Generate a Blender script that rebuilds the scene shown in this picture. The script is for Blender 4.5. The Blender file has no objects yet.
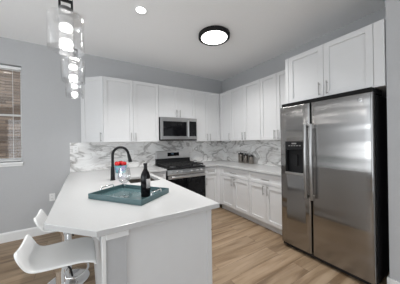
import bpy, bmesh, math, random
from mathutils import Vector, Matrix
random.seed(7)
S = bpy.context.scene
COL = S.collection
PI = math.pi
R = math.radians

# ------------------------------------------------------------ camera
yaw, pitch, roll = R(31.7232), R(0.0604), R(0.8616)
F = Vector((math.sin(yaw)*math.cos(pitch), math.cos(yaw)*math.cos(pitch), math.sin(pitch)))
Rt = Vector((math.cos(yaw), -math.sin(yaw), 0)); Up = Rt.cross(F)
c_, s_ = math.cos(roll), math.sin(roll)
R2 = c_*Rt - s_*Up; U2 = s_*Rt + c_*Up
cam = bpy.data.cameras.new('camera'); cam_o = bpy.data.objects.new('camera', cam); COL.objects.link(cam_o)
cam.sensor_fit = 'HORIZONTAL'; cam.sensor_width = 36; cam.lens = 36*187.678/400
cam.clip_start = .02
M3 = Matrix((R2, U2, -F)).transposed()
cam_o.matrix_world = Matrix.Translation((0, 0, 1.37)) @ M3.to_4x4()
S.camera = cam_o

# ------------------------------------------------------------ world, lamps, exposure
w = bpy.data.worlds.new('world'); S.world = w; w.use_nodes = True
bg = w.node_tree.nodes['Background']
bg.inputs['Color'].default_value = (.87, .935, 1.0, 1); bg.inputs['Strength'].default_value = 1.55
def area(name, loc, rot, sx, sy, power, color=(1, 1, 1), shape='RECTANGLE'):
    l = bpy.data.lights.new(name, 'AREA'); l.shape = shape; l.size = sx
    if shape == 'RECTANGLE': l.size_y = sy
    l.energy = power; l.color = color
    o = bpy.data.objects.new(name, l); COL.objects.link(o); o.location = loc; o.rotation_euler = rot
    return o
# added fill for daylight, unseen behind and left, tilted up to brighten the ceiling
area('fill_daylight_rear', (-.4, -3.05, 1.0), (R(140), 0, 0), 4.4, 1.4, 2.5, (1, .985, .97))
area('fill_daylight_left', (-3.0, .6, 1.15), (R(140), 0, R(-90)), 3.6, 1.2, 36, (.92, .965, 1))
CEIL_Z = 2.894
RECESSED = [(.575, 2.17), (-1.35, 2.17), (-1.35, .3), (.9, .3), (-1.35, -1.6), (.9, -1.6), (1.15, 1.25)]  # first is in view; the others are unseen, added for light
for x, y in RECESSED:
    area('downlight', (x, y, CEIL_Z-.012), (0, 0, 0), .11, .11, {.575: 9, 1.15: 2}.get(x, 1.2), (1, .99, .98), 'DISK').data.spread = R(115)
PEND = [(-.080, 1.33), (-.072, 1.98), (-.085, 2.63)]
for x, y in PEND:      # the bulbs of the three glass pendants
    l_ = bpy.data.lights.new('pendant_bulb', 'POINT'); l_.energy = 1.0; l_.shadow_soft_size = .034; l_.color = (1, .99, .97)
    o_ = bpy.data.objects.new('pendant_bulb', l_); COL.objects.link(o_); o_.location = (x, y, 1.90)
area('flush_lamp', (1.592, 2.15, CEIL_Z-.060), (0, 0, 0), .34, .34, 14, (1, .99, .98), 'DISK').data.spread = R(130)
vs = S.view_settings
vs.view_transform = 'Standard'; vs.look = 'None'; vs.gamma = 1; vs.use_curve_mapping = False
vs.exposure = 0.42

# ------------------------------------------------------------ materials
def mat(name, col, rough=.5, metal=0, **kw):
    m = bpy.data.materials.new(name); m.use_nodes = True
    b = m.node_tree.nodes['Principled BSDF']
    b.inputs['Base Color'].default_value = (*col, 1); b.inputs['Roughness'].default_value = rough
    b.inputs['Metallic'].default_value = metal
    for k, v in kw.items(): b.inputs[k].default_value = v
    return m
def nodes(m): return m.node_tree.nodes, m.node_tree.links, m.node_tree.nodes['Principled BSDF']
def noise_tint(m, col, amt=.04, scale=6, stretch=(1, 1, 1), bump=0, detail=4):
    n, l, b = nodes(m)
    tc = n.new('ShaderNodeTexCoord'); mp = n.new('ShaderNodeMapping'); mp.inputs['Scale'].default_value = stretch
    nz = n.new('ShaderNodeTexNoise'); nz.inputs['Scale'].default_value = scale; nz.inputs['Detail'].default_value = detail
    cr = n.new('ShaderNodeValToRGB')
    cr.color_ramp.elements[0].position = .3; cr.color_ramp.elements[1].position = .7
    cr.color_ramp.elements[0].color = (*[max(0, c*(1-amt)) for c in col], 1)
    cr.color_ramp.elements[1].color = (*[min(1, c*(1+amt)) for c in col], 1)
    l.new(tc.outputs['Object'], mp.inputs['Vector']); l.new(mp.outputs[0], nz.inputs['Vector'])
    l.new(nz.outputs['Fac'], cr.inputs['Fac']); l.new(cr.outputs['Color'], b.inputs['Base Color'])
    if bump:
        bp = n.new('ShaderNodeBump'); bp.inputs['Strength'].default_value = bump; bp.inputs['Distance'].default_value = .002
        l.new(nz.outputs['Fac'], bp.inputs['Height']); l.new(bp.outputs[0], b.inputs['Normal'])
    return m
M = {}
WALLC = (.475, .477, .482)
M['wall'] = noise_tint(mat('wall_paint', WALLC, .75), WALLC, .015, 60, bump=.05)
M['ceiling'] = noise_tint(mat('ceiling_paint', (.92, .92, .92), .85), (.92, .92, .92), .01, 50)
M['trim'] = noise_tint(mat('white_trim', (.80, .80, .79), .4), (.80, .80, .79), .01, 20)
M['cab'] = noise_tint(mat('white_cabinet', (.68, .68, .68), .38), (.68, .68, .68), .008, 14)
M['quartz'] = noise_tint(mat('white_quartz', (.53, .53, .525), .22), (.53, .53, .525), .02, 160)
M['nickel'] = noise_tint(mat('brushed_nickel', (.42, .41, .40), .32, 1), (.42, .41, .40), .08, 60, (1, 1, 8))
M['gunmetal'] = noise_tint(mat('dark_nickel', (.16, .16, .16), .3, 1), (.16, .16, .16), .08, 60, (1, 1, 8))
M['chrome'] = noise_tint(mat('chrome', (.80, .80, .80), .08, 1), (.8, .8, .8), .02, 10)
M['black'] = noise_tint(mat('black_enamel', (.008, .008, .009), .45), (.012, .012, .013), .1, 30)
M['matte_black'] = noise_tint(mat('matte_black', (.008, .008, .009), .5), (.008, .008, .009), .15, 30)
M['iron'] = noise_tint(mat('cast_iron', (.010, .010, .010), .7), (.018, .018, .018), .2, 80, bump=.2)
M['dark_glass'] = noise_tint(mat('dark_oven_glass', (.006, .006, .007), .06), (.006, .006, .007), .1, 10)
nodes(M['dark_glass'])[2].inputs['Specular IOR Level'].default_value = .22
M['black_side'] = noise_tint(mat('black_textured_steel', (.010, .010, .011), .5), (.010, .010, .011), .15, 200, bump=.1)
M['void_black'] = noise_tint(mat('black_gap_shade', (.006, .006, .006), .8), (.006, .006, .006), .1, 60)  # black of the fridge cover, doubling as shade in the gap
M['white_plastic'] = noise_tint(mat('white_gloss_shell', (.90, .90, .89), .2), (.90, .90, .89), .01, 10)
M['teal'] = noise_tint(mat('teal_lacquer', (.075, .132, .140), .12), (.075, .132, .140), .05, 14)
M['red'] = noise_tint(mat('red_apple_skin', (.55, .012, .015), .25), (.55, .012, .015), .35, 16, (1, 1, .4))
M['stem'] = noise_tint(mat('apple_stem', (.06, .035, .015), .7), (.06, .035, .015), .2, 60)
M['bottle'] = noise_tint(mat('dark_wine_glass', (.006, .005, .006), .12), (.006, .005, .006), .2, 10)
M['label'] = noise_tint(mat('paper_label', (.45, .43, .42), .6), (.45, .43, .42), .05, 60)
M['foil'] = noise_tint(mat('black_foil', (.012, .011, .012), .3), (.012, .011, .012), .2, 40)
M['switch'] = noise_tint(mat('outlet_plastic', (.82, .82, .81), .35), (.82, .82, .81), .01, 20)
M['slot'] = noise_tint(mat('socket_slot', (.03, .03, .03), .6), (.03, .03, .03), .1, 30)
for k_ in ('matte_black', 'void_black', 'bottle', 'foil', 'black'): nodes(M[k_])[2].inputs['Specular IOR Level'].default_value = .25
M['rubber'] = noise_tint(mat('black_rubber', (.02, .02, .02), .7), (.02, .02, .02), .1, 30)
M['slat'] = noise_tint(mat('blind_slat', (.26, .215, .175), .6), (.26, .215, .175), .04, 20)
def glass(name, tint=.97, facing=.25, rough=.02):     # thin clear glass: see-through with mirror-like edges
    m = bpy.data.materials.new(name); m.use_nodes = True; n, l = m.node_tree.nodes, m.node_tree.links
    n.remove(n['Principled BSDF']); out = n['Material Output']
    tr = n.new('ShaderNodeBsdfTransparent'); tr.inputs[0].default_value = (tint, tint, tint, 1)
    gl = n.new('ShaderNodeBsdfGlossy'); gl.inputs['Roughness'].default_value = rough; gl.inputs['Color'].default_value = (.95, .95, .95, 1)
    lw = n.new('ShaderNodeLayerWeight'); lw.inputs['Blend'].default_value = facing
    mr = n.new('ShaderNodeMapRange'); mr.inputs['To Min'].default_value = .05; mr.inputs['To Max'].default_value = .75
    mx = n.new('ShaderNodeMixShader'); l.new(lw.outputs['Facing'], mr.inputs['Value']); l.new(mr.outputs[0], mx.inputs[0])
    l.new(tr.outputs[0], mx.inputs[1]); l.new(gl.outputs[0], mx.inputs[2]); l.new(mx.outputs[0], out.inputs['Surface'])
    nz = n.new('ShaderNodeTexNoise'); nz.inputs['Scale'].default_value = 9; bp = n.new('ShaderNodeBump'); bp.inputs['Strength'].default_value = .03
    l.new(nz.outputs['Fac'], bp.inputs['Height']); l.new(bp.outputs[0], gl.inputs['Normal'])
    return m
M['glass'] = glass('clear_glass')
M['pane'] = glass('window_glass', .97, .15)
def emit(name, col, st):
    m = mat(name, col, .4); b = nodes(m)[2]
    b.inputs['Emission Color'].default_value = (*col, 1); b.inputs['Emission Strength'].default_value = st
    return m
M['lamp'] = emit('lamp_diffuser', (1, .99, .98), 3)
M['led'] = emit('led_glow', (1, .99, .98), 2)
M['clock'] = emit('blue_display_glow', (.10, .16, .22), .08)
# bubble crystal
m = glass('bubble_crystal', .93, .35, .15); M['crystal'] = m
n, l = m.node_tree.nodes, m.node_tree.links; vo = n.new('ShaderNodeTexVoronoi'); vo.inputs['Scale'].default_value = 90
bp = n['Bump']; bp.inputs['Strength'].default_value = .5; bp.inputs['Distance'].default_value = .004
l.new(vo.outputs['Distance'], bp.inputs['Height'])
# brushed stainless
def steel(name, col, rough, scale, aniso=.6):
    m = mat(name, col, rough, 1); n, l, b = nodes(m)
    tc = n.new('ShaderNodeTexCoord'); mp = n.new('ShaderNodeMapping'); mp.inputs['Scale'].default_value = scale
    nz = n.new('ShaderNodeTexNoise'); nz.inputs['Scale'].default_value = 3; nz.inputs['Detail'].default_value = 6
    mr = n.new('ShaderNodeMapRange'); mr.inputs['To Min'].default_value = rough-.02; mr.inputs['To Max'].default_value = rough+.03
    mx = n.new('ShaderNodeValToRGB')
    mx.color_ramp.elements[0].color = (*[c*.97 for c in col], 1); mx.color_ramp.elements[1].color = (*[c*1.03 for c in col], 1)
    l.new(tc.outputs['Object'], mp.inputs[0]); l.new(mp.outputs[0], nz.inputs['Vector'])
    l.new(nz.outputs['Fac'], mr.inputs['Value']); l.new(mr.outputs[0], b.inputs['Roughness'])
    l.new(nz.outputs['Fac'], mx.inputs['Fac']); l.new(mx.outputs[0], b.inputs['Base Color'])
    b.inputs['Anisotropic'].default_value = aniso
    return m
M['steel'] = steel('brushed_stainless', (.345, .335, .325), .19, (.6, .6, 70), .7)
# slight horizontal waviness of the big door sheets
n, l, b = nodes(M['steel']); tc = n.new('ShaderNodeTexCoord'); mp = n.new('ShaderNodeMapping'); mp.inputs['Scale'].default_value = (.05, .12, 1)
wv = n.new('ShaderNodeTexNoise'); wv.inputs['Scale'].default_value = 4.5; wv.inputs['Detail'].default_value = 1.5
bp = n.new('ShaderNodeBump'); bp.inputs['Strength'].default_value = 1; bp.inputs['Distance'].default_value = .012
l.new(tc.outputs['Object'], mp.inputs[0]); l.new(mp.outputs[0], wv.inputs['Vector']); l.new(wv.outputs['Fac'], bp.inputs['Height']); l.new(bp.outputs[0], b.inputs['Normal'])
M['handle_steel'] = steel('satin_steel', (.40, .39, .38), .3, (.6, .6, 60))
M['steel_light'] = steel('bright_stainless', (.60, .595, .59), .28, (.6, .6, 60))
M['steel_mid'] = steel('microwave_steel', (.42, .415, .41), .28, (.6, .6, 60))
M['steel_sink'] = steel('sink_steel', (.34, .31, .28), .35, (20, 1, 1))
# floor planks
m = mat('oak_planks', (.4, .3, .2), .42); M['floor'] = m; n, l, b = nodes(m)
tc = n.new('ShaderNodeTexCoord')
br = n.new('ShaderNodeTexBrick'); br.offset = .37; br.inputs['Scale'].default_value = 1
br.inputs['Brick Width'].default_value = 1.22; br.inputs['Row Height'].default_value = .18
br.inputs['Mortar Size'].default_value = .0013; br.inputs['Mortar Smooth'].default_value = .1; br.inputs['Bias'].default_value = 0
br.inputs['Color1'].default_value = (0, 0, 0, 1); br.inputs['Color2'].default_value = (1, 1, 1, 1); br.inputs['Mortar'].default_value = (.5, .5, .5, 1)
l.new(tc.outputs['Object'], br.inputs['Vector'])
sep = n.new('ShaderNodeSeparateColor'); l.new(br.outputs['Color'], sep.inputs[0])
mp = n.new('ShaderNodeMapping'); mp.inputs['Scale'].default_value = (.55, 6, 1)
off = n.new('ShaderNodeCombineXYZ'); mu = n.new('ShaderNodeMath'); mu.operation = 'MULTIPLY'; mu.inputs[1].default_value = 37
l.new(sep.outputs[0], mu.inputs[0]); l.new(mu.outputs[0], off.inputs[0]); l.new(mu.outputs[0], off.inputs[2]); l.new(off.outputs[0], mp.inputs['Location'])
l.new(tc.outputs['Object'], mp.inputs['Vector'])
g1 = n.new('ShaderNodeTexNoise'); g1.inputs['Scale'].default_value = 2.2; g1.inputs['Detail'].default_value = 7; g1.inputs['Distortion'].default_value = .6
l.new(mp.outputs[0], g1.inputs['Vector'])
r1 = n.new('ShaderNodeValToRGB'); e = r1.color_ramp.elements
e[0].position = .34; e[0].color = (.170, .108, .060, 1); e[1].position = .68; e[1].color = (.365, .268, .178, 1)
e2 = r1.color_ramp.elements.new(.5); e2.color = (.275, .192, .118, 1)
l.new(g1.outputs['Fac'], r1.inputs['Fac'])
r2 = n.new('ShaderNodeValToRGB'); r2.color_ramp.elements[0].color = (.89, .89, .89, 1); r2.color_ramp.elements[1].color = (1.06, 1.06, 1.06, 1)
l.new(sep.outputs[0], r2.inputs['Fac'])
mx = n.new('ShaderNodeMix'); mx.data_type = 'RGBA'; mx.blend_type = 'MULTIPLY'; mx.inputs['Factor'].default_value = 1
l.new(r1.outputs[0], mx.inputs[6]); l.new(r2.outputs[0], mx.inputs[7])
mx2 = n.new('ShaderNodeMix'); mx2.data_type = 'RGBA'; l.new(br.outputs['Fac'], mx2.inputs['Factor'])
l.new(mx.outputs[2], mx2.inputs[6]); mx2.inputs[7].default_value = (.12, .08, .05, 1)
l.new(mx2.outputs[2], b.inputs['Base Color'])
bp = n.new('ShaderNodeBump'); bp.inputs['Strength'].default_value = .12; bp.inputs['Distance'].default_value = .002
l.new(g1.outputs['Fac'], bp.inputs['Height']); l.new(bp.outputs[0], b.inputs['Normal'])
# marble backsplash
m = mat('veined_marble', (.8, .8, .8), .2); M['marble'] = m; n, l, b = nodes(m)
tc = n.new('ShaderNodeTexCoord')
mp = n.new('ShaderNodeMapping'); mp.inputs['Rotation'].default_value = (R(20), R(35), R(30)); mp.inputs['Scale'].default_value = (1.6, 1.6, 3.4)
l.new(tc.outputs['Object'], mp.inputs[0])
n1 = n.new('ShaderNodeTexNoise'); n1.inputs['Scale'].default_value = 1.0; n1.inputs['Detail'].default_value = 6; n1.inputs['Roughness'].default_value = .5; n1.inputs['Distortion'].default_value = .9
l.new(mp.outputs[0], n1.inputs['Vector'])
def veins(width, dark, src):
    s = n.new('ShaderNodeMath'); s.operation = 'SUBTRACT'; s.inputs[1].default_value = .5; l.new(src, s.inputs[0])
    a = n.new('ShaderNodeMath'); a.operation = 'ABSOLUTE'; l.new(s.outputs[0], a.inputs[0])
    r = n.new('ShaderNodeValToRGB'); r.color_ramp.elements[0].color = (*dark, 1); r.color_ramp.elements[0].position = 0
    r.color_ramp.elements[1].color = (1, 1, 1, 1); r.color_ramp.elements[1].position = width
    l.new(a.outputs[0], r.inputs['Fac']); return r.outputs[0]
v1 = veins(.038, (.50, .49, .48), n1.outputs['Fac'])
n2 = n.new('ShaderNodeTexNoise'); n2.inputs['Scale'].default_value = 1.7; n2.inputs['Detail'].default_value = 6; n2.inputs['Distortion'].default_value = .7
l.new(mp.outputs[0], n2.inputs['Vector']); v2 = veins(.022, (.78, .765, .75), n2.outputs['Fac'])
n3 = n.new('ShaderNodeTexNoise'); n3.inputs['Scale'].default_value = 2.0; n3.inputs['Detail'].default_value = 3; l.new(mp.outputs[0], n3.inputs['Vector'])
r3 = n.new('ShaderNodeValToRGB'); r3.color_ramp.elements[0].position = .35; r3.color_ramp.elements[0].color = (.70, .685, .67, 1)
r3.color_ramp.elements[1].position = .62; r3.color_ramp.elements[1].color = (.88, .875, .86, 1); l.new(n3.outputs['Fac'], r3.inputs['Fac'])
prev = r3.outputs[0]
for v in (v1, v2):
    x = n.new('ShaderNodeMix'); x.data_type = 'RGBA'; x.blend_type = 'MULTIPLY'; x.inputs['Factor'].default_value = 1
    l.new(prev, x.inputs[6]); l.new(v, x.inputs[7]); prev = x.outputs[2]
l.new(prev, b.inputs['Base Color'])
# neighbour's brick
m = mat('outside_brick', (.3, .2, .15), .85); M['brick'] = m; n, l, b = nodes(m)
tc = n.new('ShaderNodeTexCoord'); mp = n.new('ShaderNodeMapping'); mp.inputs['Rotation'].default_value = (R(90), 0, 0)
l.new(tc.outputs['Object'], mp.inputs[0])
br = n.new('ShaderNodeTexBrick'); br.inputs['Scale'].default_value = 1; br.inputs['Brick Width'].default_value = .215; br.inputs['Row Height'].default_value = .064
br.inputs['Mortar Size'].default_value = .008; br.inputs['Color1'].default_value = (.12, .082, .058, 1); br.inputs['Color2'].default_value = (.36, .265, .195, 1)
br.inputs['Mortar'].default_value = (.15, .11, .085, 1)
l.new(mp.outputs[0], br.inputs['Vector']); l.new(br.outputs['Color'], b.inputs['Base Color'])
# painted bowl
m = mat('painted_bowl', (.3, .4, .6), .2); M['bowl'] = m; n, l, b = nodes(m)
tc = n.new('ShaderNodeTexCoord'); vo = n.new('ShaderNodeTexVoronoi'); vo.inputs['Scale'].default_value = 17
l.new(tc.outputs['Object'], vo.inputs['Vector']); sp = n.new('ShaderNodeSeparateColor'); l.new(vo.outputs['Color'], sp.inputs[0])
cr = n.new('ShaderNodeValToRGB'); cr.color_ramp.interpolation = 'CONSTANT'
for i, (p, c) in enumerate([(0, (.20, .45, .50)), (.3, (.16, .22, .50)), (.55, (.42, .36, .58)), (.8, (.25, .55, .58))]):
    el = cr.color_ramp.elements[i] if i < 2 else cr.color_ramp.elements.new(p)
    el.position = p; el.color = (*c, 1)
l.new(sp.outputs[0], cr.inputs['Fac']); l.new(cr.outputs[0], b.inputs['Base Color'])

# ------------------------------------------------------------ mesh helpers
class MB:
    def __init__(s): s.bm = bmesh.new()
    def box(s, x0, x1, y0, y1, z0, z1):
        v = [s.bm.verts.new((x, y, z)) for z in (z0, z1) for y in (y0, y1) for x in (x0, x1)]
        for f in ((0, 2, 3, 1), (4, 5, 7, 6), (0, 1, 5, 4), (2, 6, 7, 3), (0, 4, 6, 2), (1, 3, 7, 5)):
            s.bm.faces.new([v[i] for i in f])
        return s
    def lathe(s, prof, c=(0, 0, 0), seg=32, axis='Z'):
        rings = []
        def P(r, h, a):
            if axis == 'Z': q = (r*math.cos(a), r*math.sin(a), h)
            elif axis == 'Y': q = (r*math.cos(a), h, r*math.sin(a))
            else: q = (h, r*math.cos(a), r*math.sin(a))
            return (q[0]+c[0], q[1]+c[1], q[2]+c[2])
        for r, h in prof:
            if r < 1e-6: rings.append([s.bm.verts.new(P(0, h, 0))])
            else: rings.append([s.bm.verts.new(P(r, h, 2*PI*i/seg)) for i in range(seg)])
        for a, b in zip(rings, rings[1:]):
            for i in range(seg):
                j = (i+1) % seg
                if len(a) == 1 and len(b) == 1: continue
                if len(a) == 1: s.bm.faces.new((a[0], b[i], b[j]))
                elif len(b) == 1: s.bm.faces.new((a[i], a[j], b[0]))
                else: s.bm.faces.new((a[i], a[j], b[j], b[i]))
        return s
    def tube(s, pts, r, seg=12, caps=True):
        pts = [Vector(p) for p in pts]; rr = r if isinstance(r, (list, tuple)) else [r]*len(pts)
        rings = []; prevn = None
        for i, p in enumerate(pts):
            d = (pts[min(i+1, len(pts)-1)] - pts[max(i-1, 0)]).normalized()
            if prevn is None:
                a = Vector((0, 0, 1)) if abs(d.z) < .9 else Vector((1, 0, 0)); nn = d.cross(a).normalized()
            else: nn = (prevn - d*prevn.dot(d)).normalized()
            prevn = nn; bb = d.cross(nn)
            rings.append([s.bm.verts.new(p + rr[i]*(math.cos(2*PI*k/seg)*nn + math.sin(2*PI*k/seg)*bb)) for k in range(seg)])
        for a, b in zip(rings, rings[1:]):
            for k in range(seg): s.bm.faces.new((a[k], a[(k+1) % seg], b[(k+1) % seg], b[k]))
        if caps: s.bm.faces.new(rings[0][::-1]); s.bm.faces.new(rings[-1])
        return s
    def prism(s, poly, z0, z1):
        a = [s.bm.verts.new((x, y, z0)) for x, y in poly]; b = [s.bm.verts.new((x, y, z1)) for x, y in poly]
        s.bm.faces.new(a[::-1]); s.bm.faces.new(b); k = len(poly)
        for i in range(k): s.bm.faces.new((a[i], a[(i+1) % k], b[(i+1) % k], b[i]))
        return s
    def profile_y(s, poly, y0, y1):        # polygon in x,z swept along y
        a = [s.bm.verts.new((x, y0, z)) for x, z in poly]; b = [s.bm.verts.new((x, y1, z)) for x, z in poly]
        s.bm.faces.new(a); s.bm.faces.new(b[::-1]); k = len(poly)
        for i in range(k): s.bm.faces.new((a[i], b[i], b[(i+1) % k], a[(i+1) % k]))
        return s
    def profile_x(s, poly, x0, x1):        # polygon in y,z swept along x
        a = [s.bm.verts.new((x0, y, z)) for y, z in poly]; b = [s.bm.verts.new((x1, y, z)) for y, z in poly]
        s.bm.faces.new(a[::-1]); s.bm.faces.new(b); k = len(poly)
        for i in range(k): s.bm.faces.new((a[i], a[(i+1) % k], b[(i+1) % k], b[i]))
        return s
    def slab(s, xs, ys, inside, z0, z1, tri=None):
        vt = {}
        def V(i, j):
            if (i, j) not in vt: vt[(i, j)] = s.bm.verts.new((xs[i], ys[j], z0))
            return vt[(i, j)]
        fs = []
        for i in range(len(xs)-1):
            for j in range(len(ys)-1):
                if tri and (i, j) in tri: fs.append(s.bm.faces.new([V(i+a, j+b) for a, b in tri[(i, j)]]))
                elif inside(i, j): fs.append(s.bm.faces.new((V(i, j), V(i+1, j), V(i+1, j+1), V(i, j+1))))
        r = bmesh.ops.extrude_face_region(s.bm, geom=fs)
        for v in [g for g in r['geom'] if isinstance(g, bmesh.types.BMVert)]: v.co.z = z1
        return s
    def build(s, name, m, parent=None, off=(0, 0, 0), bevel=0, smooth=False, seg=2):
        bmesh.ops.recalc_face_normals(s.bm, faces=s.bm.faces)
        if any(off): bmesh.ops.translate(s.bm, verts=s.bm.verts, vec=[-o for o in off])
        me = bpy.data.meshes.new(name); s.bm.to_mesh(me); s.bm.free()
        me.materials.append(m)
        if smooth:
            for p in me.polygons: p.use_smooth = True
            try: me.set_sharp_from_angle(angle=R(38))
            except Exception: pass
        o = bpy.data.objects.new(name, me); COL.objects.link(o)
        if parent: o.parent = parent
        if bevel:
            b = o.modifiers.new('bevel', 'BEVEL'); b.width = bevel; b.segments = seg; b.limit_method = 'ANGLE'; b.angle_limit = R(40)
        return o
def tag(o, label, cat, group=None, kind=None):
    o['label'] = label; o['category'] = cat
    if group: o['group'] = group
    if kind: o['kind'] = kind
    return o
def empty(name, loc, rz=0):
    o = bpy.data.objects.new(name, None); COL.objects.link(o); o.location = loc; o.rotation_euler = (0, 0, rz)
    o.empty_display_size = .1
    return o
def rebase(o):      # move a one-mesh thing's origin to the base of its own mesh
    me = o.data; xs = [v.co for v in me.vertices]
    c = Vector((sum(v.x for v in xs)/len(xs), sum(v.y for v in xs)/len(xs), min(v.z for v in xs)))
    me.transform(Matrix.Translation(-c)); o.location = c
    return o
def copy_tree(o, parent=None):
    k = o.copy(); COL.objects.link(k)
    if parent: k.parent = parent
    for ch in [x for x in S.objects if x.parent == o]: copy_tree(ch, k)
    return k
def structure(name, mb, m, label, cat, bevel=0):
    return tag(mb.build(name, m, bevel=bevel), label, cat, kind='structure')

# ------------------------------------------------------------ setting
XW, YW = 2.972, 3.708           # right wall, back wall
XL, YF = -3.2, -3.2             # left wall, wall behind the camera
XS, YS = 2.325, .55             # wall beside the fridge
Z = CEIL_Z
structure('floor', MB().box(XL-.15, XW+.15, YF-.15, YW+.15, -.06, 0), M['floor'], 'light brown oak plank floor running under the cabinets', 'floor')
structure('ceiling', MB().box(XL-.15, XW+.15, YF-.15, YW+.15, Z, Z+.1), M['ceiling'], 'smooth white flat ceiling over the whole kitchen', 'ceiling')
WX0, WX1, WZ0, WZ1 = -1.70, -.770, 1.125, 2.525
structure('wall_back', MB().box(XL, WX0, YW, YW+.15, 0, Z).box(WX1, XW+.15, YW, YW+.15, 0, Z).box(WX0, WX1, YW, YW+.15, 0, WZ0).box(WX0, WX1, YW, YW+.15, WZ1, Z),
          M['wall'], 'long grey painted back wall holding the window and the range run', 'wall')
structure('wall_right', MB().box(XW, XW+.15, YS, YW, 0, Z), M['wall'], 'grey painted wall behind the fridge and right hand cabinets', 'wall')
structure('wall_partition', MB().box(XS, XW+.15, YF, YS, 0, Z), M['wall'], 'pale grey wall end jutting out beside the fridge at far right', 'wall')
structure('wall_left', MB().box(XL-.15, XL, YF, -1.3, 0, Z).box(XL-.15, XL, 2.5, YW+.15, 0, Z).box(XL-.15, XL, -1.3, 2.5, 0, .55).box(XL-.15, XL, -1.3, 2.5, 2.5, Z),
          M['wall'], 'grey painted wall with a wide window opening, out of view on the left', 'wall')
structure('wall_front', MB().box(XL-.15, -2.7, YF-.15, YF, 0, Z).box(1.9, XW+.15, YF-.15, YF, 0, Z).box(-2.7, 1.9, YF-.15, YF, 2.45, Z).box(-2.7, 1.9, YF-.15, YF, 0, .22),
          M['wall'], 'grey painted wall with a wide window opening behind the viewer', 'wall')
structure('baseboard_back', MB().profile_x([(YW, 0), (YW-.016, 0), (YW-.016, .115), (YW-.008, .136), (YW, .136)], XL, .0), M['trim'], 'tall white baseboard along the back wall under the window', 'baseboard', .002)
structure('baseboard_right', MB().box(XS-.016, XS, YF, YS, 0, .128).box(XS-.016, XS+.06, YS, YS+.016, 0, .128), M['trim'], 'white baseboard on the wall end beside the fridge', 'baseboard', .004)
# marble backsplash
CT = .914
structure('backsplash', MB().box(-.197, 1.21, YW-.012, YW, CT+.001, 1.392).box(1.21, 1.985, YW-.012, YW, .90, 1.42).box(1.985, XW, YW-.012, YW, CT+.001, 1.392).box(XW-.012, XW, 1.56, YW-.012, CT+.001, 1.392),
          M['marble'], 'white marble backsplash with grey veins between counter and wall cabinets', 'backsplash')
# window in the back wall
wn = empty('window_1', ((WX0+WX1)/2, YW, WZ0)); tag(wn, 'white framed window with blinds at the left edge of the back wall', 'window', kind='structure')
o = tuple(wn.location)
MB().box(WX0, WX1, YW+.085, YW+.13, WZ0, WZ0+.05).box(WX0, WX1, YW+.085, YW+.13, WZ1-.05, WZ1).box(WX0, WX0+.045, YW+.085, YW+.13, WZ0+.05, WZ1-.05)\
    .box(WX1-.03, WX1, YW+.085, YW+.13, WZ0+.05, WZ1-.05).box(WX0+.045, WX1-.03, YW+.092, YW+.122, 1.795, 1.822).build('window_frame', M['trim'], wn, o, .003)
MB().box(WX0+.045, WX1-.03, YW+.104, YW+.109, WZ0+.05, WZ1-.05).build('window_pane', M['pane'], wn, o)
MB().box(WX0-.02, WX1+.012, YW-.022, YW+.085, WZ0-.03, WZ0).box(WX0-.01, WX1+.004, YW-.010, YW, WZ0-.062, WZ0-.03).build('window_sill', M['trim'], wn, o, .003)
bl = empty('window_blind', (WX1-.45, YW+.04, WZ0)); tag(bl, 'open horizontal slat blind hanging in the window at left', 'blind')
o = tuple(bl.location)
MB().box(WX0+.01, WX1-.006, YW+.012, YW+.055, WZ1-.060, WZ1-.020).build('headrail', M['trim'], bl, o, .003)
sl = MB(); z = WZ1-.09
while z > WZ0+.05:
    sl.profile_x([(YW+.020, z-.001), (YW+.046, z+.002), (YW+.046, z+.0032), (YW+.020, z+.0002)], WX0+.012, WX1-.010); z -= .040
sl.build('slats', M['slat'], bl, o)
MB().box(WX0+.012, WX1-.010, YW+.016, YW+.050, WZ0+.012, WZ0+.028).build('bottom_rail', M['trim'], bl, o, .003)
for x in (WX1-.095, WX0+.12):
    MB().tube([(x, YW+.0125, WZ1-.04), (x, YW+.0125, WZ0+.02)], .0022, 6).build('ladder_cord', M['trim'], bl, o)
structure('wall_outside', MB().box(-4.2, .6, 5.1, 5.3, -.5, 4.2), M['brick'], 'brown brick wall of the next building seen through the window', 'wall')
# half wall carrying the bar side of the peninsula
PX0, PX1, PY = .082, .204, 1.150
pw = empty('wall_peninsula', ((PX0+PX1)/2, PY, 0)); tag(pw, 'grey ended half wall with white corner trim under the peninsula counter', 'wall', kind='structure')
o = tuple(pw.location)
MB().box(PX0+.012, PX1-.001, PY+.004, YW-.001, 0, .877).build('wall_core', M['wall'], pw, o)
MB().box(PX0-.002, PX0+.012, PY+.03, YW-.02, .0, .877).build('side_panel', M['cab'], pw, o, .002)
MB().box(PX0-.006, PX0+.014, PY-.004, PY+.062, 0, .877).build('corner_trim', M['trim'], pw, o, .002)
MB().box(PX0+.014, PX1+.010, PY-.012, PY+.004, .842, .877).build('cap_trim', M['trim'], pw, o, .003)
MB().profile_y([(PX0-.006, .877), (PX0-.055, .877), (PX0-.055, .845), (PX0-.03, .795), (PX0-.006, .76)], 1.33, 1.37).build('corbel', M['trim'], pw, o, .003)

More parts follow.
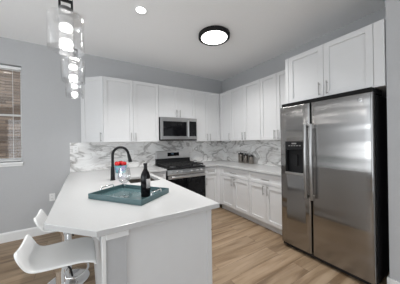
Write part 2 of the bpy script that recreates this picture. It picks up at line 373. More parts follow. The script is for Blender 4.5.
# ------------------------------------------------------------ cabinets
def pull(d, x, z, vert, y=-.02, ln=.145):
    b = MB(); h = ln/2
    if vert:
        b.tube([(x, y-.03, z-h), (x, y-.03, z+h)], .0055, 10)
        for s in (-1, 1): b.tube([(x, y, z+s*h*.78), (x, y-.03, z+s*h*.78)], .0045, 8)
    else:
        b.tube([(x-h, y-.03, z), (x+h, y-.03, z)], .0055, 10)
        for s in (-1, 1): b.tube([(x+s*h*.78, y, z), (x+s*h*.78, y-.03, z)], .0045, 8)
    return b.build('handle', M['nickel'], d, smooth=True)
def shaker(name, root, x0, x1, z0, z1, rail=.057):
    g = .0016; x0 += g; x1 -= g; z0 += g; z1 -= g; b = MB()
    b.box(x0, x0+rail, -.02, 0, z0, z1).box(x1-rail, x1, -.02, 0, z0, z1)
    rr = min(rail, (z1-z0)*.28)
    b.box(x0+rail, x1-rail, -.02, 0, z0, z0+rr).box(x0+rail, x1-rail, -.02, 0, z1-rr, z1)
    b.box(x0+rail, x1-rail, -.0075, -.001, z0+rr, z1-rr)
    return b.build(name, M['cab'], root, bevel=.0012, seg=1)
def cabinet(name, label, loc, rz, w, h, d, doors=(), drawers=(), toe=0, group=None, cat='cabinet', side=False):
    """front faces local -y; loc = lower left front corner of the carcass"""
    r = empty(name, loc, rz); tag(r, label, cat, group)
    MB().box(0, w, 0, d, toe, h).build('carcass', M['cab'], r)
    if toe: MB().box(0, w, .055, .073, 0, toe).box(0, .018, .073, d, 0, toe).box(w-.018, w, .073, d, 0, toe).build('toe_kick', M['cab'], r)
    for x0, x1, z0, z1, hx, hz in doors:
        dd = shaker('door', r, x0, x1, z0, z1)
        if hx is not None: pull(dd, hx, hz, True)
    for x0, x1, z0, z1 in drawers:
        dd = shaker('drawer', r, x0, x1, z0, z1, .045)
        pull(dd, (x0+x1)/2, (z0+z1)/2, False)
    return r
ZU0, ZU1 = 1.392, 2.461; HU = ZU1-ZU0
YU, XU = 3.379, 2.629            # door faces of the wall cabinets
def two(w, h, hz, z0=0): return [(0, w/2, z0, h, w/2-.036, hz), (w/2, w, z0, h, w/2+.036, hz)]
UG = None
# wall cabinets, back wall
cabinet('wall_cabinet', 'tall white two door wall cabinet left of the microwave', (.272, YU+.02, ZU0), 0, .922, HU, YW-.001-YU-.02, two(.922, HU, .085))
cabinet('wall_cabinet', 'short white two door wall cabinet above the microwave', (1.197, YU+.02, 1.852), 0, .783, ZU1-1.852, YW-.001-YU-.02, two(.783, ZU1-1.852, .085))
cabinet('wall_cabinet', 'tall white two door wall cabinet in the corner right of the microwave', (1.983, YU+.02, ZU0), 0, .645, HU, YW-.001-YU-.02, two(.645, HU, .085))
# angled end cabinet
ang = math.atan2(3.379-3.655, .272-(-.035)); ln = math.hypot(.307, .276)
e = empty('wall_cabinet', (-.035, 3.655, ZU0), ang); tag(e, 'narrow white angled end wall cabinet with one door, nearest the window', 'cabinet')
ca, sa = math.cos(-ang), math.sin(-ang)
def tol(x, y): x += .035; y -= 3.655; return (x*ca - y*sa, x*sa + y*ca)
nx, ny = math.sin(ang)*-.02, math.cos(ang)*.02
MB().prism([tol(-.035-.004, 3.655+.018), tol(.2705, 3.379+.020), tol(.2705, YW-.001), tol(-.039, YW-.001)], 0, HU).build('carcass', M['cab'], e)
bmd = shaker('door', e, .006, ln-.006, 0, HU); bmd.location = (0, .019, 0)
pull(bmd, ln-.04, .085, True)
# wall cabinets, right wall (local x runs towards the camera)
cabinet('wall_cabinet', 'tall white single door wall cabinet on the right wall nearest the corner', (XU+.02, YU-.003, ZU0), -PI/2, .362, HU, XW-.001-XU-.02, [(0, .362, 0, HU, .332, .085)])
cabinet('wall_cabinet', 'tall white two door wall cabinet above the metal canisters', (XU+.02, 3.011, ZU0), -PI/2, .775, HU, XW-.001-XU-.02, two(.775, HU, .085))
cabinet('wall_cabinet', 'tall white two door wall cabinet on the right wall nearest the fridge', (XU+.02, 2.233, ZU0), -PI/2, .652, HU, XW-.001-XU-.02, two(.652, HU, .085))
# deep cabinet over the fridge
XFC = 2.305
fc = cabinet('fridge_cabinet', 'deep white two door cabinet above the stainless fridge', (XFC+.02, 1.530, 1.856), -PI/2, .974, .60, XW-.001-XFC-.02,
             [(.045, .468, .0, .60, .428, .10), (.468, .898, .0, .60, .508, .10)])
MB().box(0, .043, -.02, 0, 0, .60).build('filler', M['cab'], fc); MB().box(.90, .974, -.02, 0, 0, .60).build('filler', M['cab'], fc)
# base cabinets, right wall
XB, YB = 2.36, 3.08
HB = CT-.036
def base(label, loc, rz, w, d, doors, drawers, **k): return cabinet('base_cabinet', label, loc, rz, w, HB, d, doors, drawers, .10, **k)
dz0, dz1, rz0, rz1 = .115, .695, .700, .868
bc = base('white base cabinet with drawer and two doors below the metal canisters', (XB+.02, 3.015, 0), -PI/2, .738, XW-.014-XB-.02,
     [(.0, .369, dz0, dz1, .331, .615), (.369, .738, dz0, dz1, .407, .615)], [(0, .738, rz0, rz1)])
MB().box(-.0838, -.0012, -.018, -.001, .10, HB).box(-.0838, -.0012, .055, .073, 0, .10).build('corner_filler', M['cab'], bc)
MB().box(-.0838, -.066, -.085, -.0185, .10, HB).build('corner_filler', M['cab'], bc)
base('white base cabinet with drawer and two doors next to the fridge', (XB+.02, 2.275, 0), -PI/2, .715, XW-.014-XB-.02,
     [(.0, .357, dz0, dz1, .318, .615), (.357, .715, dz0, dz1, .396, .615)], [(0, .715, rz0, rz1)])
base('narrow white base cabinet with drawer between the range and the corner', (1.990, YB+.02, 0), 0, .388, YW-.014-YB-.02,
     [(0.01, .30, dz0, dz1, .04, .60)], [(0.01, .30, rz0, rz1)])
base('narrow white base cabinet between the peninsula and the range', (.852, YB+.02, 0), 0, .355, YW-.014-YB-.02,
     [(.02, .35, dz0, dz1, .32, .60)], [(.02, .35, rz0, rz1)])
# peninsula base cabinets face the right
PF = .808
pc = base('white end base cabinet of the peninsula nearest the viewer', (PF, 1.186, 0), PI/2, .60, PF-.206,
     [(.0, .30, dz0, dz1, .27, .60), (.30, .60, dz0, dz1, .33, .60)], [(0, .60, rz0, rz1)])
MB().box(-.014, -.0005, .0, PF-.206, 0, HB).build('end_panel', M['cab'], pc)
MB().box(-.020, -.014, .0, .036, 0, HB).build('end_stile', M['cab'], pc, bevel=.001)
base('white peninsula base cabinet between the end unit and the sink', (PF, 1.79, 0), PI/2, .33, PF-.206, [(0, .33, dz0, dz1, .30, .60)], [(0, .33, rz0, rz1)])
sk = cabinet('sink_cabinet', 'white base cabinet under the undermount sink', (PF, 2.123, 0), PI/2, .76, .68, PF-.206, [(0, .38, dz0, .67, .35, .58), (.38, .76, dz0, .67, .41, .58)], (), .10)

# ------------------------------------------------------------ worktops
xs = [-.203, .050, .45, .80, .855, 1.208]; ys = [1.118, 1.398, 2.23, 2.64, 3.055, YW-.001]
ins = lambda i, j: not (i == 2 and j == 2) and not (i == 4 and j < 4)
ct = MB().slab(xs, ys, ins, CT-.034, CT, {(0, 0): [(1, 0), (1, 1), (0, 1)]}).build('countertop', M['quartz'], bevel=.003)
tag(rebase(ct), 'white quartz peninsula worktop with clipped front corner and sink cutout', 'countertop')
ct = MB().slab([1.988, 2.33, XW-.001], [1.562, 3.055, YW-.001], lambda i, j: not (i == 0 and j == 0), CT-.034, CT).build('countertop', M['quartz'], bevel=.003)
tag(rebase(ct), 'white quartz corner worktop carrying the metal canisters', 'countertop')
# sink bowl
sb = MB(); x0, x1, y0, y1, zt, zb = .452, .798, 2.232, 2.638, CT-.035, .70
o = empty('sink', (.625, 2.435, zb)); tag(o, 'undermount stainless sink in the peninsula worktop behind the tray', 'sink')
t = .004
sb.box(x0, x1, y0, y1, zb, zb+t).box(x0, x0+t, y0, y1, zb+t, zt).box(x1-t, x1, y0, y1, zb+t, zt).box(x0+t, x1-t, y0, y0+t, zb+t, zt).box(x0+t, x1-t, y1-t, y1, zb+t, zt)
sb.build('basin', M['steel_sink'], o, tuple(o.location))
MB().lathe([(0, 0), (.04, 0), (.045, .003), (.03, .004), (0, .002)], (.625, 2.435, zb+t)).build('drain', M['chrome'], o, tuple(o.location), smooth=True)

# ------------------------------------------------------------ range
rx0, rx1, ryf, ryb = 1.214, 1.980, 3.035, YW-.014
rg = empty('gas_range', ((rx0+rx1)/2, 3.35, 0)); tag(rg, 'stainless gas range with black cooktop between the back worktops', 'range'); O = tuple(rg.location)
MB().box(rx0, rx1, ryf+.03, ryb, .02, .895).build('body', M['black'], rg, O)
MB().box(rx0-.002, rx1+.002, ryf-.02, ryb, .895, .925).build('cooktop', M['black'], rg, O, .006)
MB().profile_x([(ryb, 1.045), (ryb, 1.198), (ryb-.04, 1.198), (ryb-.066, 1.045)], rx0+.004, rx1-.004).build('backguard', M['steel_light'], rg, O, .004)
MB().profile_x([(ryb, .925), (ryb, 1.045), (ryb-.055, 1.045), (ryb-.075, .925)], rx0+.004, rx1-.004).build('rear_vent', M['black'], rg, O, .002)
ds = MB().profile_x([(ryb-.05, 1.09), (ryb-.05, 1.165), (ryb-.0475, 1.165), (ryb-.0605, 1.09)], 1.46, 1.72).build('display', M['dark_glass'], rg, O)
MB().profile_x([(ryb-.05, 1.128), (ryb-.05, 1.148), (ryb-.0513, 1.148), (ryb-.0545, 1.128)], 1.545, 1.60).build('clock_digits', M['clock'], ds)
for ch in ds.children: ch.data.transform(Matrix.Translation((-O[0], -O[1], -O[2])))
# burners and grates
for (bx, by, br_) in [(1.38, 3.20, .045), (1.38, 3.47, .036), (1.597, 3.33, .05), (1.815, 3.20, .05), (1.815, 3.47, .036)]:
    b_ = MB().lathe([(0, 0), (br_+.012, 0), (br_+.012, .008), (br_*.9, .011), (0, .011)], (bx, by, .925)).build('burner', M['steel_light'], rg, O, smooth=True)
    MB().lathe([(0, .011), (br_*.85, .011), (br_*.85, .018), (br_*.7, .021), (0, .021)], (bx, by, .925)).build('burner_cap', M['iron'], b_, O, smooth=True)
for gx0, gx1 in ((rx0+.02, rx0+.262), (rx0+.268, rx1-.268), (rx1-.262, rx1-.02)):
    g = MB(); za, zb_ = .948, .964; gy0, gy1 = 3.06, 3.60; th = .012
    for yy in (gy0, (gy0+gy1)/2-.006, gy1-th): g.box(gx0, gx1, yy, yy+th, za, zb_)
    cx = (gx0+gx1)/2
    for xx in (gx0, gx1-th): g.box(xx, xx+th, gy0, gy1, za, zb_)
    g.box(cx-.006, cx+.006, gy0, gy1, za+.002, zb_+.001)
    for yy in (3.20, 3.47): g.box(gx0, gx1, yy-.006, yy+.006, za+.001, zb_+.002)
    for xx in (gx0, gx1-th):
        for yy in (gy0, gy1-th): g.box(xx, xx+th, yy, yy+th, .9252, za)
    g.build('grate', M['iron'], rg, O)
MB().profile_x([(ryf+.03, .80), (ryf-.02, .80), (ryf-.022, .815), (ryf-.008, .893), (ryf+.03, .893)], rx0, rx1).build('control_panel', M['steel_light'], rg, O, .003)
for kx in (1.295, 1.39, 1.50, 1.69, 1.80, 1.90):
    k = MB().lathe([(0, 0), (.022, 0), (.022, -.008), (.017, -.010), (.016, -.030), (.013, -.034), (0, -.034)], (kx, ryf-.016, .852), 20, 'Y').build('knob', M['steel_light'], rg, O, smooth=True)
od = MB().box(rx0+.003, rx1-.003, ryf-.02, ryf+.028, .215, .792).build('oven_door', M['dark_glass'], rg, O, .004)
MB().box(rx0+.003, rx1-.003, ryf-.0225, ryf-.0205, .735, .792).build('door_band', M['steel_light'], od, O)
hb = MB().tube([(rx0+.05, ryf-.065, .765), (rx1-.05, ryf-.065, .765)], .014, 14)
for xx in (rx0+.075, rx1-.075): hb.box(xx-.012, xx+.012, ryf-.062, ryf-.0226, .752, .778)
hb.build('handle', M['steel_light'], od, O, smooth=True)
dw = MB().box(rx0+.003, rx1-.003, ryf-.018, ryf+.028, .06, .208).build('storage_drawer', M['steel'], rg, O, .004)
for xx in (rx0+.05, rx1-.05):
    for yy in (ryf+.07, ryb-.07): MB().lathe([(0, 0), (.02, 0), (.02, .02), (0, .02)], (xx, yy, 0), 12).build('foot', M['rubber'], rg, O)

# ------------------------------------------------------------ microwave
mx0, mx1, myf, mz0, mz1 = 1.202, 1.974, 3.300, 1.418, 1.849
mw = empty('microwave', ((mx0+mx1)/2, 3.5, mz0)); tag(mw, 'stainless over the range microwave with black glass door', 'microwave'); O = tuple(mw.location)
MB().box(mx0, mx1, myf+.04, YW-.014, mz0, mz1).build('body', M['black'], mw, O)
dr = MB().box(mx0, mx0+.575, myf, myf+.038, mz0+.012, mz1).build('door', M['steel_mid'], mw, O, .004)
MB().box(mx0+.045, mx0+.530, myf-.002, myf-.0003, mz0+.075, mz1-.075).build('window', M['dark_glass'], dr, O)
h_ = MB().tube([(mx0+.553, myf-.035, mz0+.06), (mx0+.553, myf-.035, mz1-.05)], .010, 12)
for zz in (mz0+.09, mz1-.08): h_.tube([(mx0+.553, myf-.0003, zz), (mx0+.553, myf-.035, zz)], .007, 8)
h_.build('handle', M['steel_light'], dr, O, smooth=True)
cp = MB().box(mx0+.578, mx1, myf, myf+.038, mz0+.012, mz1).build('control_panel', M['steel_mid'], mw, O, .004)
kp = MB().box(mx0+.595, mx1-.018, myf-.002, myf-.0003, mz0+.075, mz1-.06).build('keypad', M['dark_glass'], cp, O)
MB().box(mx0, mx1, myf+.012, myf+.04, mz0-.012, mz0+.01).box(mx0+.1, mx1-.1, myf+.05, YW-.1, mz0-.006, mz0-.0003).build('bottom_grille', M['matte_black'], mw, O)

# ------------------------------------------------------------ fridge
fy0, fy1, fxf, fxb, fz1 = .614, 1.551, 2.200, 2.945, 1.800
fr = empty('refrigerator', ((fxf+fxb)/2, (fy0+fy1)/2, 0)); tag(fr, 'large stainless side by side refrigerator with ice and water dispenser', 'refrigerator'); O = tuple(fr.location)
MB().box(fxf+.078, fxb, fy0+.006, fy1-.006, .03, fz1-.012).build('body', M['black_side'], fr, O, .004)
def fdoor(y0, y1, z0, z1, name, hole=None):
    # gently bowed front: profile across y, with rounded long edges
    b = MB(); bm = b.bm; N = 28; prof = []
    for i in range(N+1):
        t = i/N; y = y0+(y1-y0)*t
        ed = min(t, 1-t)*(y1-y0); rr = .022
        x = fxf + (rr-math.sqrt(max(0, rr*rr-(rr-ed)**2)) if ed < rr else 0)
        prof.append((x, y))
    # extra samples near the edges
    prof = []
    rr = .022
    for k in range(7):
        a = PI/2*k/6; prof.append((fxf+rr-rr*math.sin(a), y0+rr-rr*math.cos(a)))
    for k in range(1, 12): prof.append((fxf, y0+rr+(y1-y0-2*rr)*k/12))
    for k in range(7):
        a = PI/2*(1-k/6); prof.append((fxf+rr-rr*math.sin(a), y1-rr+rr*math.cos(a)))
    poly = prof + [(fxf+.072, y1), (fxf+.072, y0)]
    b.prism(poly, z0, z1)
    return b
fdl = fdoor(1.166, fy1, .065, fz1, 'door')
dl = fdl.build('freezer_door', M['steel'], fr, O, .003, smooth=True)
drt = fdoor(fy0, 1.154, .065, fz1, 'door').build('fridge_door', M['steel'], fr, O, .003, smooth=True)
# dispenser cutout
DY0, DY1, DZ0, DZ1 = 1.228, 1.472, .958, 1.362
cut = MB().box(fxf-.05, fxf+.058, DY0+.012, DY1-.012, DZ0+.025, DZ1-.10).build('cutter', M['steel'], fr, O)
bo = dl.modifiers.new('recess', 'BOOLEAN'); bo.operation = 'DIFFERENCE'; bo.object = cut; bo.solver = 'EXACT'
dl.modifiers.move(len(dl.modifiers)-1, 0)
bpy.context.view_layer.update()
dg = bpy.context.evaluated_depsgraph_get()
nm = bpy.data.meshes.new_from_object(dl.evaluated_get(dg)); dl.modifiers.clear(); dl.data = nm
bpy.data.objects.remove(cut)
bez = MB().box(fxf-.007, fxf-.0005, DY0, DY0+.0125, DZ0+.012, DZ1).box(fxf-.007, fxf-.0005, DY1-.0125, DY1, DZ0+.012, DZ1)\
    .box(fxf-.007, fxf-.0005, DY0+.0125, DY1-.0125, DZ1-.10, DZ1).build('dispenser_panel', M['matte_black'], dl, O, .002)
MB().box(fxf+.050, fxf+.057, DY0+.013, DY1-.013, DZ0+.026, DZ1-.101).box(fxf, fxf+.05, DY0+.013, DY0+.016, DZ0+.026, DZ1-.101).box(fxf, fxf+.05, DY1-.016, DY1-.013, DZ0+.026, DZ1-.101)\
    .box(fxf, fxf+.05, DY0+.016, DY1-.016, DZ1-.104, DZ1-.101).build('dispenser_recess', M['black'], dl, O)
MB().box(fxf-.014, fxf+.050, DY0-.003, DY1+.003, DZ0, DZ0+.022).build('dispenser_tray', M['steel_light'], dl, O, .003)
MB().box(fxf+.028, fxf+.048, 1.335, 1.385, 1.06, 1.20).build('dispenser_paddle', M['black'], dl, O, .004)
pn = MB()
for k in range(5): pn.box(fxf-.0082, fxf-.0072, 1.27+k*.034, 1.292+k*.034, 1.305, 1.315)
pn.box(fxf-.0082, fxf-.0072, 1.325, 1.385, 1.328, 1.345)
pn.build('dispenser_keys', M['nickel'], dl, O)
for yy, par in ((1.190, dl), (1.128, drt)):
    pts = []; rad = []
    for k in range(17):
        t = k/16; z = .705+t*.850
        pts.append((fxf-.052-.016*math.sin(PI*t), yy, z)); rad.append(.0165)
    hh = MB().tube(pts, rad, 14)
    for v in hh.bm.verts: pass
    for zz in (.735, 1.525): hh.box(fxf-.050, fxf+.0005, yy-.011, yy+.011, zz-.018, zz+.018)
    hh.build('handle', M['handle_steel'], par, O, .002, smooth=True)
MB().box(fxf+.03, fxf+.30, fy0+.012, fy1-.012, fz1+.0005, fz1+.050).build('top_cover_gap_shade', M['void_black'], fr, O, .003)  # black cover raised to fill the gap above with painted shade
MB().box(fxf+.03, fxf+.076, fy0+.01, fy1-.01, .022, .06).build('kick_grille', M['black'], fr, O, .002)
for yy in (fy0+.06, fy1-.06):
    for xx in (fxf+.12, fxb-.06): MB().lathe([(0, 0), (.022, 0), (.022, .03), (0, .03)], (xx, yy, 0), 14).build('foot', M['rubber'], fr, O)
MB().lathe([(0, 0), (.017, 0), (.017, -.002), (0, -.0025)], (fxf-.0003, .70, 1.742), 20, 'X').build('chrome_disc', M['chrome'], drt, O, smooth=True)  # small chrome disc high on the fridge door

# ------------------------------------------------------------ bar stools
SH = .725
def stool():
    r = empty('bar_stool', (0, 0, 0))
    # shell profile, front (+x) to back (-x): x, z, half width
    pf = [(.188, .668, .155), (.187, .684, .161), (.178, .698, .164), (.160, .706, .164), (.12, .711, .163), (.06, .713, .160), (0, .714, .156), (-.05, .715, .151),
          (-.086, .717, .147), (-.106, .723, .146), (-.121, .738, .146), (-.134, .762, .147), (-.146, .788, .146), (-.155, .808, .139), (-.160, .818, .126), (-.162, .822, .108)]
    b = MB(); W = 10; rows = []
    for x, z, hw in pf:
        rows.append([b.bm.verts.new((x, hw*(2*j/W-1), z + (.010*(2*j/W-1)**2 if x < .15 else 0))) for j in range(W+1)])
    for a, c in zip(rows, rows[1:]):
        for j in range(W): b.bm.faces.new((a[j], a[j+1], c[j+1], c[j]))
    s = b.build('seat', M['white_plastic'], r, smooth=True)
    so = s.modifiers.new('thick', 'SOLIDIFY'); so.thickness = .014; so.offset = -1
    su = s.modifiers.new('sub', 'SUBSURF'); su.levels = 1; su.render_levels = 2
    MB().box(-.08, .08, -.08, .08, SH-.030, SH-.024).lathe([(0, SH-.10), (.030, SH-.10), (.042, SH-.045), (.05, SH-.030), (0, SH-.030)], seg=24).build('seat_mount', M['chrome'], r, smooth=True)
    MB().tube([(.02, 0, SH-.055), (.06, -.11, SH-.06), (.07, -.17, SH-.065)], .005, 8).build('height_lever', M['matte_black'], r, smooth=True)
    MB().lathe([(0, .36), (.0195, .36), (.0195, SH-.09), (0, SH-.09)], seg=24).build('piston', M['chrome'], r, smooth=True)
    MB().lathe([(0, .02), (.034, .02), (.033, .06), (.031, .46), (.025, .475), (0, .475)], seg=28).build('pole', M['chrome'], r, smooth=True)
    MB().lathe([(0, 0), (.182, 0), (.185, .006), (.180, .012), (.12, .028), (.05, .042), (.038, .06), (0, .06)], seg=48).build('base', M['chrome'], r, smooth=True)
    pts = [(.03, 0, .30)]
    for k in range(13):
        a = R(-75+150*k/12); pts.append((.05+.12*math.cos(a)*1.0, .13*math.sin(a), .30))
    pts = [(.0, -.03, .31), (.02, -.10, .30)] + pts[1:] + [(.02, .10, .30), (.0, .03, .31)]
    MB().tube(pts, .009, 10).build('footrest', M['chrome'], r, smooth=True)
    return r
SG = 'white bar stools along the peninsula'
st1 = stool(); st1.location = (-.132, 1.400, 0)
st2 = copy_tree(st1); st2.location = (-.150, 1.935, 0)
st3 = copy_tree(st1); st3.location = (-.150, 2.315, 0); st3.rotation_euler.z = R(28)
for ch in st3.children:
    if ch.name.split('.')[0] in ('seat', 'seat_mount', 'height_lever', 'piston'): ch.location.z -= .135
tag(st1, 'white bar stool nearest the viewer, its moulded seat in full view', 'bar stool', SG)
tag(st2, 'white bar stool behind the nearest one, its back lip beside the counter edge', 'bar stool', SG)
tag(st3, 'farthest bar stool, lowered under the counter, seen by its round chrome base on the floor', 'bar stool', SG)

# ------------------------------------------------------------ pendants
def pendant():
    r = empty('pendant_light', (0, 0, 0)); z0 = Z
    MB().lathe([(0, z0), (.06, z0), (.06, z0-.02), (.055, z0-.026), (0, z0-.026)], seg=28).build('canopy', M['chrome'], r, smooth=True)
    MB().tube([(0, 0, z0-.026), (0, 0, 2.205)], .0026, 8).build('cord', M['matte_black'], r, smooth=True)
    MB().box(-.035, .035, -.008, .008, 2.197, 2.209).box(-.035, -.024, -.008, .008, 2.155, 2.197).box(.024, .035, -.008, .008, 2.155, 2.197).build('yoke', M['matte_black'], r, bevel=.001)
    MB().lathe([(0, 2.155), (.034, 2.155), (.034, 2.112), (.030, 2.104), (0, 2.104)], seg=28).build('socket', M['gunmetal'], r, smooth=True)
    MB().lathe([(.030, 2.104), (.050, 2.104), (.088, 2.102), (.090, 2.098), (.090, 1.915), (.0875, 1.915), (.0875, 2.097), (.05, 2.1), (.030, 2.1), (.030, 2.104)], seg=48).build('glass_shade', M['glass'], r, smooth=True)
    cy = MB().lathe([(0, 2.103), (.036, 2.103), (.036, 1.928), (.033, 1.924), (0, 1.924)], seg=32).build('crystal_column', M['crystal'], r, smooth=True)
    for zc, hh in ((2.046, .023), (1.958, .021)):
        pr = [(0, zc+hh)]+[(.034*math.sin(a)**.8 if 0 < a < PI else 0, zc+hh*math.cos(a)) for a in [PI*k/12 for k in range(1, 12)]]+[(0, zc-hh)]
        MB().lathe(pr, seg=24).build('glowing_band', M['led'], r, smooth=True)
    return r
pd1 = pendant(); pd1.location = (-.080, 1.33, 0)
pd2 = copy_tree(pd1); pd2.location = (-.072, 1.98, 0)
pd3 = copy_tree(pd1); pd3.location = (-.085, 2.63, 0)
PG = 'glass pendants over the peninsula'
tag(pd1, 'largest looking clear glass pendant light, hanging nearest the viewer', 'pendant light', PG)
tag(pd2, 'middle one of the three clear glass pendant lights', 'pendant light', PG)
tag(pd3, 'farthest and smallest looking glass pendant, hanging beside the angled end cabinet', 'pendant light', PG)

# ------------------------------------------------------------ ceiling lamps
fl = empty('ceiling_light', (1.592, 2.15, Z)); tag(fl, 'round flush ceiling light with black rim and glowing white disc', 'ceiling light')
MB().lathe([(0, 0), (.216, 0), (.222, -.004), (.222, -.044), (.215, -.050), (.186, -.050), (.184, -.036), (0, -.036)], seg=56).build('rim', M['matte_black'], fl, smooth=True)
MB().lathe([(0, -.037), (.1835, -.037), (.1835, -.046), (.16, -.051), (0, -.054)], seg=56).build('diffuser', M['lamp'], fl, smooth=True)
for i, (x, y) in enumerate(RECESSED):  # last one is added to light the fridge and base cabinets
    rl = empty('recessed_light', (x, y, Z)); tag(rl, {0: 'small round recessed ceiling downlight, the one left of the black rimmed light', 1: 'added recessed ceiling downlight near the window, out of the frame',
        6: 'recessed ceiling downlight added to light the aisle before the fridge, out of the frame'}.get(i, 'added recessed ceiling downlight out of the frame behind the kitchen'), 'downlight', 'recessed ceiling downlights')
    MB().lathe([(.054, 0), (.070, 0), (.070, -.004), (.066, -.006), (.054, -.004), (.054, 0)], seg=36).build('trim_ring', M['trim'], rl, smooth=True)
    MB().lathe([(0, -.001), (.0535, -.001), (.0535, -.005), (0, -.006)], seg=36).build('lens', M['lamp'], rl, smooth=True)

# ------------------------------------------------------------ faucet
fa = empty('faucet', (.300, 2.56, CT)); tag(fa, 'tall matte black gooseneck faucet standing at the peninsula sink', 'faucet')
MB().lathe([(0, 0), (.030, 0), (.030, .006), (.0265, .010), (.0240, .10), (.0205, .165), (.0175, .17), (0, .17)], seg=24).build('body', M['matte_black'], fa, smooth=True)
pts = [(0, 0, .165), (0, 0, .25)]; rb = .094
for k in range(1, 17):
    a = PI*k/16*.93; pts.append((rb-rb*math.cos(a), 0, .305+rb*1.08*math.sin(a)))
pts.append((pts[-1][0]+.005, 0, pts[-1][2]-.025))
MB().tube(pts, .0158, 16).build('neck', M['matte_black'], fa, smooth=True)
q = pts[-1]
MB().tube([(q[0]-.001, 0, q[2]+.01), (q[0]+.004, 0, q[2]-.012), (q[0]+.014, 0, q[2]-.055), (q[0]+.021, 0, q[2]-.090)], [.0175, .0195, .022, .025], 18).build('spray_head', M['matte_black'], fa, smooth=True)
MB().tube([(0, -.018, .06), (0, -.042, .062)], .011, 12).tube([(0, -.042, .062), (0.0, -.060, .10)], .005, 8).build('lever', M['matte_black'], fa, smooth=True)

# ------------------------------------------------------------ tray, bottle, wine glass
TA = 2.2076     # long axis
tr = empty('serving_tray', (.339, 1.718, CT), TA); tag(tr, 'teal lacquered rectangular serving tray with chrome handles on the peninsula', 'tray')
a_, b_, t_ = .274, .190, .010; hh = .042
MB().box(-a_, a_, -b_, b_, .0005, .008).build('bottom', M['teal'], tr)
MB().box(-a_, a_, -b_, -b_+t_, .008, hh).box(-a_, a_, b_-t_, b_, .008, hh).box(-a_, -a_+t_, -b_+t_, b_-t_, .008, hh).box(a_-t_, a_, -b_+t_, b_-t_, .008, hh).build('rim', M['teal'], tr, bevel=.002)
for s in (-1, 1):
    x = s*(a_-t_/2)
    MB().tube([(x, -.068, hh-.0005), (x, -.068, hh+.018), (x, -.064, hh+.022), (x, .064, hh+.022), (x, .068, hh+.018), (x, .068, hh-.0005)], .005, 10).build('handle', M['chrome'], tr, smooth=True)
TZ = CT+.008
bt = empty('wine_bottle', (.437, 1.588, TZ)); tag(bt, 'dark wine bottle standing on the teal tray', 'bottle')
MB().lathe([(0, .004), (.030, 0), (.037, .003), (.039, .010), (.039, .165), (.036, .185), (.028, .205), (.018, .222), (.0145, .235), (.014, .262)], seg=36)\
    .lathe([(.014, .262), (0, .262)], seg=36).build('glass_body', M['bottle'], bt, smooth=True)
MB().lathe([(.0146, .225), (.0150, .235), (.0146, .262), (.0165, .264), (.0165, .276), (.0140, .279), (0, .279)], seg=28).build('capsule', M['foil'], bt, smooth=True)
lb = MB(); av = []
for k in range(13):
    a = R(-125+95*k/12)
    av.append((lb.bm.verts.new((.0394*math.cos(a+R(30)), .0394*math.sin(a+R(30)), .075)), lb.bm.verts.new((.0394*math.cos(a+R(30)), .0394*math.sin(a+R(30)), .150))))
for p, q in zip(av, av[1:]): lb.bm.faces.new((p[0], q[0], q[1], p[1]))
lo = lb.build('label', M['label'], bt, smooth=True); sd = lo.modifiers.new('t', 'SOLIDIFY'); sd.thickness = .0004; sd.offset = 1
wgm = MB().lathe([(0, 0), (.036, 0), (.0372, .0008), (.030, .0022), (.010, .0045), (.0050, .014), (.0036, .050), (.0038, .095), (.006, .106), (.020, .114), (.038, .128), (.0490, .150), (.0510, .168),
                  (.048, .200), (.0425, .242), (.0415, .242), (.0470, .200), (.0499, .168), (.0479, .151), (.037, .1295), (.019, .1165), (0, .112)], (0, 0, 0), 40)
wgo = wgm.build('wine_glass', M['glass'], smooth=True); wgo.location = (.286, 1.688, TZ)
tag(wgo, 'clear stemmed wine glass standing on the teal tray beside the bottle', 'wine glass')

# ------------------------------------------------------------ bowl of apples, jar, canisters
bw = MB().lathe([(0, 0), (.070, 0), (.073, .006), (.084, .06), (.095, .112), (.097, .116), (.093, .116), (.081, .06), (.069, .010), (0, .008)], seg=40).build('bowl', M['bowl'], smooth=True)
bw.location = (.488, 3.165, CT); tag(bw, 'blue and lavender painted bowl of red apples behind the faucet', 'bowl')
def apple():
    r = empty('apple', (0, 0, 0)); pr = []
    for k in range(17):
        t = PI*k/16; rr = .036*(math.sin(t)**.85)*(1+.06*math.cos(t)) if 0 < k < 16 else 0
        zz = .033*math.cos(t) - (.010*math.exp(-(rr/.012)**2) if k < 8 else -.007*math.exp(-(rr/.010)**2)); pr.append((rr, zz))
    MB().lathe(pr, seg=24).build('fruit', M['red'], r, smooth=True)
    MB().tube([(0, 0, .022), (.002, 0, .032), (.005, 0, .042)], .0016, 6).build('stem', M['stem'], r, smooth=True)
    return r
ap = apple(); spots = [(-.0505, -.013, .139, 0), (.036, -.038, .139, 0), (.014, .051, .139, 0)]
lbls = ['red apple at the left rim of the painted bowl, against the faucet neck', 'red apple at the right front rim of the painted bowl', 'red apple at the back of the painted bowl']
for i, (x, y, z, _) in enumerate(spots):
    a = ap if i == 0 else copy_tree(ap)
    a.location = (.488+x, 3.165+y, CT+z); a.scale = (1.22, 1.22, 1.15); a.rotation_euler = (.2*i, .3-.2*i, i*1.3)
    tag(a, lbls[i], 'apple', 'apples in the painted bowl')
jr = empty('jar', (2.032, 3.50, CT)); jr.scale = (1.15, 1.15, 1.15); tag(jr, 'small silver lidded jar on the worktop right of the range', 'jar')
MB().lathe([(0, 0), (.028, 0), (.031, .004), (.031, .048), (.028, .052), (0, .052)], seg=28).build('body', M['steel_light'], jr, smooth=True)
MB().lathe([(0, .0525), (.031, .0525), (.031, .060), (.012, .066), (.007, .072), (0, .074)], seg=28).build('lid', M['chrome'], jr, smooth=True)
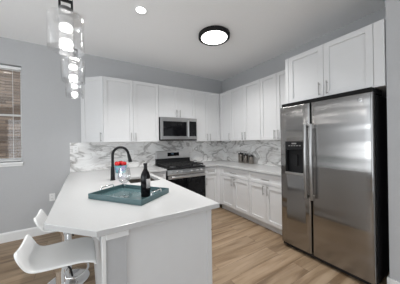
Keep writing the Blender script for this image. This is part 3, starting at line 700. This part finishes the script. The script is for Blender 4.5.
def canister():
    r = empty('canister', (0, 0, 0))
    MB().lathe([(0, 0), (.043, 0), (.046, .004), (.046, .150), (0, .150)], seg=32).build('body', M['steel_can'], r, smooth=True)
    MB().lathe([(0, .1505), (.048, .1505), (.048, .168), (.044, .172), (0, .174)], seg=32).build('lid', M['matte_black'], r, smooth=True)
    MB().lathe([(0, .174), (.007, .174), (.011, .184), (.008, .192), (0, .194)], seg=16).build('knob', M['matte_black'], r, smooth=True)
    return r
M['steel_can'] = steel('canister_steel', (.34, .31, .28), .22, (.6, .6, 60))
CAN = [(2.885, 2.995, 1.2, 'largest brushed metal canister, left one of the three below the wall cabinets'),
       (2.885, 2.85, 1.08, 'middle sized brushed metal canister, between the other two'),
       (2.890, 2.705, 1.0, 'smallest brushed metal canister, right one of the three, nearest the fridge')]
c0 = canister()
for i, (x, y, s, lab) in enumerate(CAN):
    k = c0 if i == 0 else copy_tree(c0)
    k.location = (x, y, CT); k.scale = (s*.98, s*.98, s); tag(k, lab, 'canister', 'canisters on the right worktop')

# ------------------------------------------------------------ outlets
def outlet(loc, rz, label, gang=1, wdt=.072, hgt=.116):
    r = empty('outlet_plate', loc, rz); tag(r, label, 'outlet'); W = wdt if gang == 1 else .128
    MB().box(-W/2, W/2, -.006, -.0003, -hgt/2, hgt/2).build('plate', M['switch'], r, bevel=.002)
    for k in range(gang):
        x = (k-(gang-1)/2)*.046
        for zc in (-.024, .024):
            s = MB().box(x-.016, x+.016, -.0085, -.0062, zc-.015, zc+.015).build('socket', M['switch'], r, bevel=.002)
            MB().box(x-.008, x-.005, -.0088, -.0086, zc-.006, zc+.006).box(x+.005, x+.008, -.0088, -.0086, zc-.006, zc+.006).build('slots', M['slot'], s)
    return r
outlet((-.118, YW-.012, 1.285), 0, 'white outlet plate at the left end of the marble backsplash')
outlet((.735, YW-.012, 1.185), 0, 'double white outlet plate on the marble behind the faucet', 2)
outlet((-.430, YW, .55), 0, 'white wall outlet low on the grey wall left of the peninsula')
